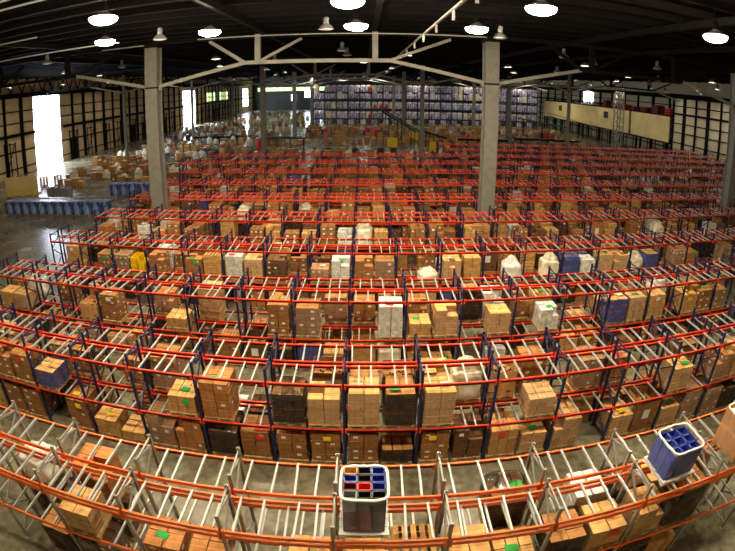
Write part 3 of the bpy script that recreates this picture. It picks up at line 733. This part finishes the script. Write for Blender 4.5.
def rand_spec(level, side):
    p = 0.66 if level == 'l' else 0.72
    if rl.random() > p: return None
    k = rl.choices('CLWKSPGOB', (38, 12, 26, 8, 4, 5, 4, 3, 2))[0]
    v = rl.choices(('brown', 'tan', 'orange', 'dark'), (40, 30, 18, 12))[0]
    H = rl.uniform(0.4, 0.75) if k == 'L' else rl.uniform(0.85, 1.5)
    t = rl.choices((None, 'green', 'yellow', 'red', 'white'), (66, 10, 9, 6, 9))[0]
    if k in 'SGB': t = None
    return (k, v, min(H, 1.45), t)
def frame_x(x, y, z):
    v = cam.matrix_world.inverted() @ Vector((x, y, z+0.6))
    th = math.acos(-v.z/v.length); rr_ = 476.73*(th-0.0294*th**3); q = math.hypot(v.x, v.y)
    return 360.0+rr_*v.x/q
far_jobs = []
for (t, k, side, y0, lo, hi, rn) in RUNS:
    for level, z in (('g', 0.0), ('l', ZL+0.085)):
        cnt = 0
        for i in range(lo, hi):
            for s, dx in ((0, 0.65), (1, 1.82)):
                SP = SPEC if side == 0 else SPEC_R
                if (k, level, i, s) in SP: sp = SP[(k, level, i, s)]; listed = True
                else: sp = rand_spec(level, side); listed = False
                if sp is None: continue
                kd, v, H, tg = sp
                jit = (0, 0) if listed else (rl.uniform(-0.03, 0.03), rl.uniform(-0.04, 0.04))
                loc = (XU+i*BW+dx+jit[0], y0+DEP/2+jit[1], z)
                seed = k*1009+side*511+i*37+s*7+(3 if level == 'l' else 0)
                single = (k <= 1 or (k == 2 and not (side == 1 and level == 'g')) or (k == 3 and side == 0)) and -12 < frame_x(*loc) < 747
                if abs(loc[0])/max(1, loc[1]) > (1.35 if k < 2 else 1.06): continue
                if any(abs(loc[0]-cx) < 1.2 and abs(loc[1]-cy) < 1.2 for cx in COLX for cy in names): continue
                if single:
                    cnt += 1
                    put_load(kd, v, H, tg, loc, seed, '%s of the %s rack run, %s from left' % ('on floor' if level == 'g' else 'on lower beams', nth(rn), nth(cnt)), detail=(k <= 1 and side == 0 or k == 0))
                else: far_jobs.append((kd, v, H, seed, loc))
# remaining loads deep in the racking
far_mats = ['timber']; idx = {'timber': 0}
FM = MB()
for kd, v, H, seed, loc in far_jobs:
    for n, me, l, rz in load_parts(kd, v, H, seed, False):
        if n == 'stretch_film' and kd == 'W': continue
        if n == 'pallet': FM.box(loc[0], loc[1], loc[2], 1.06, 1.14, 0.13, 0); continue
        mp = []
        for mt_ in me.materials:
            key = next(a for a, b_ in M.items() if b_ == mt_)
            if key not in idx: idx[key] = len(far_mats); far_mats.append(key)
            mp.append(idx[key])
        nb = len(FM.v)
        FM.v.extend([(p.co.x+loc[0], p.co.y+loc[1], p.co.z+loc[2]) for p in me.vertices])
        uvd = me.uv_layers[0].data
        for p in me.polygons:
            FM.f.append(tuple(nb+q for q in p.vertices)); FM.m.append(mp[p.material_index]); FM.sm.append(p.use_smooth)
            FM.uv.extend([tuple(uvd[li].uv) for li in p.loop_indices])
tag(FM.build('distant_pallet_loads', far_mats), 'the many distant carton and wrapped loads filling the rack runs past the seventh', 'pallet loads', None, 'stuff')

# ------------------------------------------------------------------ three bulk bins standing on top of the orange racking
def film_tub(t, w, d, h, m, seed, z0=PZ, rim=0.035):
    a = MB(); a.lump(w, d, h, seed, 0.03, z0=z0, pw=7, n=9, open_top=True); a.build('stretch_film', m, t)
    a = MB(); n = 44; pts = []
    for k in range(n):
        an = 2*PI*k/n; c, s = math.cos(an), math.sin(an); r = (abs(c)**6+abs(s)**6)**(-1/6)
        v = noise.noise(Vector((c*3, s*3, seed)))
        pts.append(Vector((c*r*w/2*0.99, s*r*d/2*0.99, z0+h+0.04*v)))
    for k in range(n): a.bar(pts[k], pts[(k+1) % n]+(pts[(k+1) % n]-pts[k])*0.15, rim*1.5, rim*1.2)
    a.build('film_rim', 'sack', t)
ZTOP = ZT+0.085
t = root('tote_bin', 'film-wrapped pallet of blue, red and black totes atop the orange rack, middle of three', 'tote stack', (0.05, 6.80, ZTOP))
link('pallet', T(('palw',), lambda: pallet_mb().mesh('pallet', ['sack'])), t)['label'] = 'film-covered white pallet'
mix = [['crate', 'blackplastic', 'blueplastic'], ['blueplastic', 'blackplastic', 'blueplastic'], ['darkred', 'redplastic', 'blueplastic'], ['greyplastic', 'blackplastic', 'blackplastic']]
for r in range(4):
    for c in range(3):
        a = MB(); h = 1.36
        for q in range(5): tote_mb(a, 0, 0, q*0.245, 0.285, 0.225, 0.24, 0 if q > 2 or c == 2 else 1)
        o = a.build('tote_column', [mix[3-r][c], ('darkred', 'blackplastic', 'blueplastic', 'darkred')[r]], t, (-0.29+c*0.29, -0.36+r*0.24, PZ))
film_tub(t, 0.97, 1.04, 1.3, 'binfilm', 3, 0.04)
t = root('tote_bin', 'film-wrapped pallet of nested blue totes atop the orange rack, right of the middle bin', 'tote stack', (7.9, 6.98, ZTOP), 0.03)
link('pallet', T(('palw',), None), t)['label'] = 'film-covered white pallet'
for r in range(3):
    for c in range(3):
        a = MB()
        for q in range(4): tote_mb(a, 0, 0, q*0.215, 0.31, 0.31, 0.21, 0)
        a.build('tote_column', ['blueplastic'], t, (-0.325+c*0.325, -0.325+r*0.325, PZ))
film_tub(t, 1.06, 1.08, 0.95, 'clearblue', 5)
t = root('gaylord_box', 'brown film-wrapped bulk box atop the orange rack at its right end', 'bulk box', (10.45, 6.9, ZTOP), 0.04)
link('pallet', T(('pal',), None), t)
a = MB(); w, d, h = 1.06, 1.1, 1.15
for sx in (-1, 1): a.box(sx*(w/2-0.015), 0, PZ, 0.03, d, h); a.box(0, sx*(d/2-0.015), PZ, w-0.06, 0.03, h)
a.build('carton_wall', ['brown_top'], t)
for i in range(7):
    a = MB(); a.lump(0.34, 0.3, 0.22, i, 0.08, pw=3); a.build('parcel', ['cream' if i % 2 else 'sack'], t, (-0.3+0.3*(i % 3), -0.32+0.32*(i//3), PZ+0.7+0.03*i))
a = MB(); a.box(0, 0, PZ, 1.0, 1.04, 0.7, 0, 1); a.build('contents', ['tan_side', 'tan_top'], t)
film_tub(t, 1.12, 1.16, 1.15, 'clear', 8)

# ------------------------------------------------------------------ open floor at the left
def bin_mesh(key, m1, m2, w, d, h, seed):
    def f():
        a = MB(); a.lump(w, d, h, seed, 0.03, z0=0.14, pw=9); return a.mesh('wrapped_goods', [m1])
    def g():
        a = MB(); a.box(0, 0, 0.14+h-0.03, w*0.9, d*0.9, 0.05)
        for i in range(3): a.bar((-w*0.4+i*w*0.4, -d*0.4, 0.16+h+0.02), (-w*0.4+i*w*0.4+0.1, d*0.4, 0.16+h+0.02), 0.12, 0.06)
        return a.mesh('film_top', [m2])
    return T((key, 'b', seed), f), T((key, 't'), g)
for r in range(2):
    for i in range(12):
        t = root('blue_wrapped_pallet', 'blue film-wrapped pallet, %s from left in the %s line of the long block' % (nth(i+1), ('front', 'back')[r]), 'wrapped pallet', (-41.6+i*1.27, 42.9+r*1.3+i*0.1, 0), 0, 'long block of blue wrapped pallets')
        link('pallet', T(('pal',), None), t)
        b_, tp = bin_mesh('bb', 'bluefilm', 'bluelight' if r == 0 else 'sack', 1.16, 1.2, 1.45, (i*7+r) % 4)
        link('wrapped_goods', b_, t)
        link('film_top', T(('bbt', r), lambda: tp.copy()), t)
        if r == 1: t.children[-1].data = T(('bbt2',), lambda: bin_mesh('bc', 'bluefilm', 'sack', 1.16, 1.2, 1.45, 0)[1])
for i in range(5):
    t = root('blue_wrapped_pallet', 'blue film-wrapped pallet behind the grey column base, %s from left' % ORD[i+1], 'wrapped pallet', (-31.6+i*1.3, 53.2+i*0.1, 0), 0, 'short row of blue pallets')
    link('pallet', T(('pal',), None), t); b_, tp = bin_mesh('bb', 'bluefilm', 'bluelight', 1.16, 1.2, 1.45, i % 4); link('wrapped_goods', b_, t); link('film_top', T(('bbt', 0), None), t)
for i in range(3):
    t = root('grey_bin', 'grey plastic bulk bin on the floor behind the blue block, %s from left' % ORD[i+1], 'bin', (-41.6+i*1.3, 52.2, 0))
    a = MB(); tote_mb(a, 0, 0, 0.14, 1.2, 1.2, 1.1, 0); a.build('bin_body', 'greyplastic', t); a = MB()
    a.box(0, 0, 0, 1.1, 1.1, 0.14)
    a.build('base', 'blackplastic', t)
t = root('timber_partition', 'tall plywood crate wall on the open floor at far left', 'crate', (-47.6, 52.2, 0), 0.3)
for i in range(5):
    a = MB(); a.box(-2.2+i*1.1, 0, 0, 1.06, 0.05, 2.7); a.box(-2.2+i*1.1-0.5, -0.06, 0, 0.08, 0.08, 2.75); a.build('plywood_panel', 'mezz', t)
a = MB(); a.box(0, 0.6, 0, 5.4, 1.1, 0.15); a.build('base', 'timber', t)
t = root('guard_rail', 'orange steel guard rail in front of the plywood crate wall', 'guard rail', (-46.0, 50.4, 0), 0.25)
for z in (0.5, 1.0):
    a = MB(); a.box(0, 0, z, 3.6, 0.08, 0.12); a.build('rail', 'yellow', t)
for x in (-1.75, 0, 1.75):
    a = MB(); a.box(x, 0, 0, 0.12, 0.12, 1.15); a.build('post', 'yellow', t)
# lines of floor loads: (y, x0, x1, palette)
LINES = [(58.5, -48, -40, 'CWO'), (60, -38, -25, 'CWGO'), (64, -47, -25, 'WCSO'), (68, -48, -24, 'WCGSO'), (72.5, -47, -24, 'CSOW'), (77.5, -50, -23, 'CGOW'), (82, -47, -25, 'CSWO'), (86, -49, -27, 'SPSB'), (91, -46, -22, 'CSWO'), (96, -48, -24, 'CWOG'), (101, -49, -22, 'SPWB'),
         (106, -50, -23, 'CSWO'), (113, -50, -24, 'SPBC'), (118, -50, -22, 'CWSB'), (124, -52, -22, 'SPWC'), (131, -52, -20, 'CWOS'), (138, -54, -20, 'SPCS'), (147, -54, -19, 'LSPC'), (158, -54, -18, 'LSP'), (172, -52, -22, 'LOP'), (186, -52, -20, 'CSWO'), (202, -54, -20, 'PCSW'), (220, -54, -22, 'CWS')]
rf = random.Random(33); n = 0
for li, (y, x0, x1, pal) in enumerate(LINES):
    x = x0; c = 0
    st = 1.25 if y < 80 else (1.5 if y < 100 else 2.0)
    while x < x1:
        if rf.random() < 0.8 and not any(abs(x-cx) < 2 and abs(y-cy) < 2 for cx in COLX for cy in names):
            k = rf.choice(pal); v = rf.choice(('brown', 'tan', 'orange')); c += 1
            H = rf.uniform(0.6, 1.5)
            put_load(k, v, H, None, (x, y+rf.uniform(-0.5, 0.5), 0), rf.randint(0, 99), '%s from left in the %s open-floor line' % (nth(c), nth(li+1)))
        x += st
# goods on the floor behind the racking, in the middle and right
LINES2 = [(84.5, -14, 10, 'CWLS', 1.9), (88, -16, 6, 'CLKO', 2.4), (103, -8, 24, 'COWCG', 1.45), (107, -8, 34, 'COWC', 1.45), (112, 14, 52, 'CWCO', 1.5), (117, -14, 40, 'COCW', 1.5), (122, -14, 52, 'CWOB', 1.6), (128, -14, 56, 'COWS', 1.7), (135, -16, 56, 'CWOC', 1.8), (94.5, 18, 50, 'KLCK', 1.8), (143, -18, 56, 'COWC', 1.8), (90, 34, 58, 'KKCW', 2.2), (105.5, 40, 56, 'COCW', 1.7)]
for li, (y, x0, x1, pal, st) in enumerate(LINES2):
    x = x0; c = 0
    while x < x1:
        if rf.random() < 0.75 and not any(abs(x-cx) < 2 and abs(y-cy) < 2 for cx in COLX for cy in names):
            k = rf.choice(pal); v = rf.choice(('tan', 'orange', 'tan', 'brown')); c += 1
            put_load(k, v, rf.uniform(0.8, 1.5), None, (x, y+rf.uniform(-0.4, 0.4), 0), rf.randint(0, 99), 'behind the racking, %s from left in the %s floor line' % (nth(c), nth(li+1)))
        x += st
for i, (x, y) in enumerate(((-21.5, 96), (3.0, 118), (1.0, 121.5), (24.5, 110), (49, 120), (-9.5, 119))):
    t = root('red_drum', 'red drum standing on the floor behind the racking, %s from left' % ORD[i+1], 'drum', (x, y, 0))
    a = MB(); a.lathe([(0.55, 0), (0.57, 0.5), (0.55, 1.0), (0.57, 1.5), (0.55, 2.0)], 16); a.build('shell', 'redplastic', t)
    a = MB(); a.lathe([(0.5, 2.0), (0.5, 2.06)], 16); a.build('drum_lid', 'darkred', t)
for i, (x, y) in enumerate(((13.8, 91), (15.5, 90), (6.0, 98), (11.8, 111))):
    t = root('yellow_bin', 'yellow plastic bin behind the racking, %s from left' % ORD[i+1], 'bin', (x, y, 0))
    a = MB(); tote_mb(a, 0, 0, 0.12, 2.0, 1.4, 1.9, 0); a.build('bin_body', 'yellow', t)
    a = MB(); a.box(0, 0, 0, 1.6, 1.2, 0.12); a.build('base', 'blackplastic', t)
# conveyors and benches
def conveyor(label, p, q, w, m='blackplastic', zlegs=True, nm='conveyor'):
    t = root(nm, label, 'conveyor', (0, 0, 0))
    p, q = Vector(p), Vector(q)
    a = MB(); a.bar(p, q, w, 0.12); a.build('belt', m, t)
    sd = (q-p).normalized().cross(Vector((0,0,1)))*w/2
    for s in (-1, 1):
        a = MB(); a.bar(p+sd*s+Vector((0,0,0.1)), q+sd*s+Vector((0,0,0.1)), 0.1, 0.3); a.build('side_rail', 'darksteel' if m != 'greenmetal' else m, t)
    n = max(2, int((q-p).length/6)+1)
    for i in range(n):
        c = p+(q-p)*(i+0.3)/(n-0.4)
        for s in (-1, 1):
            a = MB(); a.box(c.x+sd.x*s, c.y+sd.y*s, 0, 0.16, 0.16, c.z); a.build('leg', 'darksteel', t)
    return t
conveyor('dark inclined conveyor descending towards the racking in the middle distance', (4.5, 108, 6.9), (11.0, 97, 3.4), 1.0, 'greyplastic')
conveyor('second dark inclined conveyor crossing beside the first', (12.2, 96.5, 3.4), (17.5, 100.5, 1.7), 1.0)
conveyor('green inclined conveyor below the right end of the far racks', (41, 122, 5.2), (53, 116, 3.6), 1.2, 'greenmetal')
conveyor('low black conveyor on the floor behind the left floor loads', (-41, 110, 1.1), (-28.5, 109, 1.1), 1.3)
conveyor('low dark conveyor behind the racking right of the yellow bin', (20, 99.5, 1.6), (31, 98.5, 1.6), 1.2)
conveyor('long pale-topped conveyor behind the right part of the racking', (33, 101, 1.8), (49, 99.5, 1.8), 1.3, 'white')
t = root('packing_bench', 'black-topped packing bench with orange goods below, left of centre behind the racking', 'bench', (-16.5, 97, 0))
a = MB(); a.box(0, 0, 2.0, 9.0, 1.6, 0.3); a.build('bench_top', 'blackplastic', t)
for x in (-4.2, -1.4, 1.4, 4.2):
    a = MB(); a.box(x, 0, 0, 0.18, 1.4, 2.0); a.build('leg', 'darksteel', t)
a = MB(); a.box(0, 0, 0.5, 8.8, 1.4, 0.08); a.build('shelf', 'redplastic', t)
rg = random.Random(5)
for i in range(7):
    a = MB(); a.box(0, 0, 0, 0.9, 1.0, rg.uniform(0.6, 1.2), 0, 1)
    tag(a.build('carton', [rg.choice(('orange', 'tan'))+'_side', 'tan_top'], None, (-20.2+i*1.22, 97, 0.59)), 'orange-brown carton on the shelf under the black bench, %s from left' % ORD[i+1], 'carton', 'cartons under the black packing bench')

# ------------------------------------------------------------------ bulk racks at the far end
YBR = 160.0; XA, BB = -17.0, 3.9; NBAY = 20; LV = (1.7, 4.95, 8.3)
for r in (0,):
    t = root('bulk_rack', 'tall blue bulk rack filling the far end of the hall', 'pallet rack', (XA, YBR, 0))
    fr = MB()
    for y in (0, 2.0): fr.box(0, y, 0, 0.24, 0.24, 12.2)
    z = 0.4
    while z < 11.5: fr.bar((0, 0, z), (0, 2, z+1.2), 0.12); z += 1.2
    fme = fr.mesh('upright_frame', ['navy'])
    bm_ = MB(); bm_.box(BB/2, 0, -0.2, BB-0.2, 0.14, 0.4); bme = bm_.mesh('load_beam', ['navy'])
    dk = MB(); dk.box(BB/2, 1.0, 0.2, BB-0.2, 2.0, 0.06); dme = dk.mesh('deck', ['plate'])
    for i in range(NBAY+1): link('upright_frame', fme, t, (i*BB, 0, 0))
    for i in range(NBAY):
        for z in LV: link('load_beam', bme, t, (i*BB, 0, z))
    for z in LV:
        a = MB(); a.box(NBAY*BB/2, 1.0, z+0.16, NBAY*BB, 2.0, 0.06); a.build('deck', 'plate', t)
        a = MB(); a.box(NBAY*BB/2, 2.0, z-0.2, NBAY*BB, 0.14, 0.4); a.build('rear_beam', 'navy', t)
bund = []
for s in range(3):
    a = MB(); a.lump(1.9, 1.7, 1.75, s, 0.06, pw=4, z0=0.0); me = a.mesh('film_bundle', [('lilac', 'lilacdark', 'cream')[s]])
    q = MB(); q.lump(1.75, 1.6, 0.5, s+4, 0.1, pw=3, z0=1.7); me2 = q.mesh('white_top', ['sack'])
    bund.append((me, me2))
rr = random.Random(17)
for li, z in enumerate((0.0,)+LV+(8.3,)):
    zz = z+0.22 if z else 0.0
    if li == 4: zz += 2.3
    for i in range(NBAY*2):
        if rr.random() < 0.02: continue
        if li == 0 and i % 2: continue
        s = rr.choices((0, 1, 2), (5, 5, 1))[0]
        t = root('film_bundle', 'pale film-wrapped bundle in the far rack, %s from left, %s' % (nth(i+1), ('on the floor', 'on the lowest beams', 'on the middle beams', 'on the top beams', 'upper of the top beams')[li]), 'wrapped bundle', (XA+0.2+0.98+i*BB/2, YBR+0.9, zz), 0, 'bundles in the far bulk rack')
        link('bundle_body', bund[s][0], t)
        if li in (1, 2, 4) or s == 2 or rr.random() < 0.4: link('white_top', bund[s][1], t)
for i, (x, z) in enumerate(((2.0, 10.9), (3.9, 5.2), (7.8, 5.2), (9.75, 10.9), (2.0, 1.95), (5.9, 5.2))):
    a = MB(); a.box(0, 0, 0, 0.9, 0.5, 1.3); tag(a.build('red_carton', 'redplastic', None, (x-0.03, YBR-0.35, z)), 'bright red carton at the front of the far rack, %s of the red group' % ORD[i+1], 'carton')

# ------------------------------------------------------------------ mezzanine at the right
mz = root('mezzanine', 'beige-walled mezzanine block along the right wall', 'mezzanine', (66, 0, 0), 0, None, 'structure')
for i, (a0, a1) in enumerate(((87, 104), (105, 122), (122, 143), (143, 165))):
    a = MB(); a.box(0, (a0+a1)/2, 4.0, 0.3, a1-a0-0.15, 5.7); a.build('wall_panel', 'mezz', mz)
a = MB(); a.box(2.9, 126, 9.6, 6.2, 78.5, 0.3); a.build('deck', 'darksteel', mz)
a = MB(); a.box(2.9, 126, 3.7, 6.2, 78.5, 0.3); a.build('lower_slab', 'darksteel', mz)
for y in (117.5, 150):
    a = MB(); a.box(-0.2, y, 6.8, 0.12, 2.4, 1.8); a.build('window', 'blackplastic', mz)
for y in range(88, 166, 11):
    a = MB(); a.box(0, y, 0, 0.4, 0.4, 3.8); a.build('support_post', 'darksteel', mz)
a = MB()
for y in range(88, 166, 4): a.box(-0.1, y, 9.9, 0.08, 0.08, 1.1)
for z in (10.4, 11.0): a.box(-0.1, 126, z, 0.07, 78, 0.07)
a.build('guard_rail', 'darksteel', mz)
a = MB(); a.bar((-0.8, 112, 2.3), (-0.8, 160, 4.4), 0.12); a.bar((-0.8, 112, 3.3), (-0.8, 160, 5.4), 0.12); a.build('ramp_rail', 'darksteel', mz)
t = root('scaffold_tower', 'grey lattice tower standing in front of the beige mezzanine wall', 'tower', (60.3, 101, 0))
for x in (-0.9, 0.9):
    for y in (-0.9, 0.9):
        a = MB(); a.box(x, y, 0, 0.22, 0.22, 13.6); a.build('leg', 'galv', t)
a = MB()
for z in range(0, 13, 2):
    for s in (-0.9, 0.9): a.bar((-0.9, s, z+0.3), (0.9, s, z+2.0), 0.1); a.bar((s, -0.9, z+0.3), (s, 0.9, z+2.0), 0.1); a.box(0, s, z+1.9, 1.8, 0.12, 0.12)
a.build('bracing', 'galv', t)
for i in range(7):
    y = 90+i*5.2; k = rg.choice(('redplastic', 'darkred', 'orange_side', 'darkred'))
    a = MB(); a.box(0, 0, 0, 2.2, rg.uniform(1.0, 2.6), rg.uniform(0.9, 2.2)); tag(a.build('red_crate', k, None, (68.4, y, 9.9)), 'reddish crate on top of the beige mezzanine, %s from the right end' % ORD[i+1], 'crate')

# ------------------------------------------------------------------ daylight and view
W = bpy.data.worlds.new('daylight'); S.world = W; W.use_nodes = True
W.node_tree.nodes['Background'].inputs[0].default_value = (0.8, 0.9, 1.0, 1); W.node_tree.nodes['Background'].inputs[1].default_value = 0.1
S.view_settings.view_transform = 'Standard'; S.view_settings.look = 'None'
S.view_settings.gamma = 1.0; S.view_settings.use_curve_mapping = False; S.view_settings.exposure = 2.0
S.cycles.use_denoising = True; S.cycles.max_bounces = 6; S.cycles.transparent_max_bounces = 12
S.cycles.caustics_reflective = False; S.cycles.caustics_refractive = False
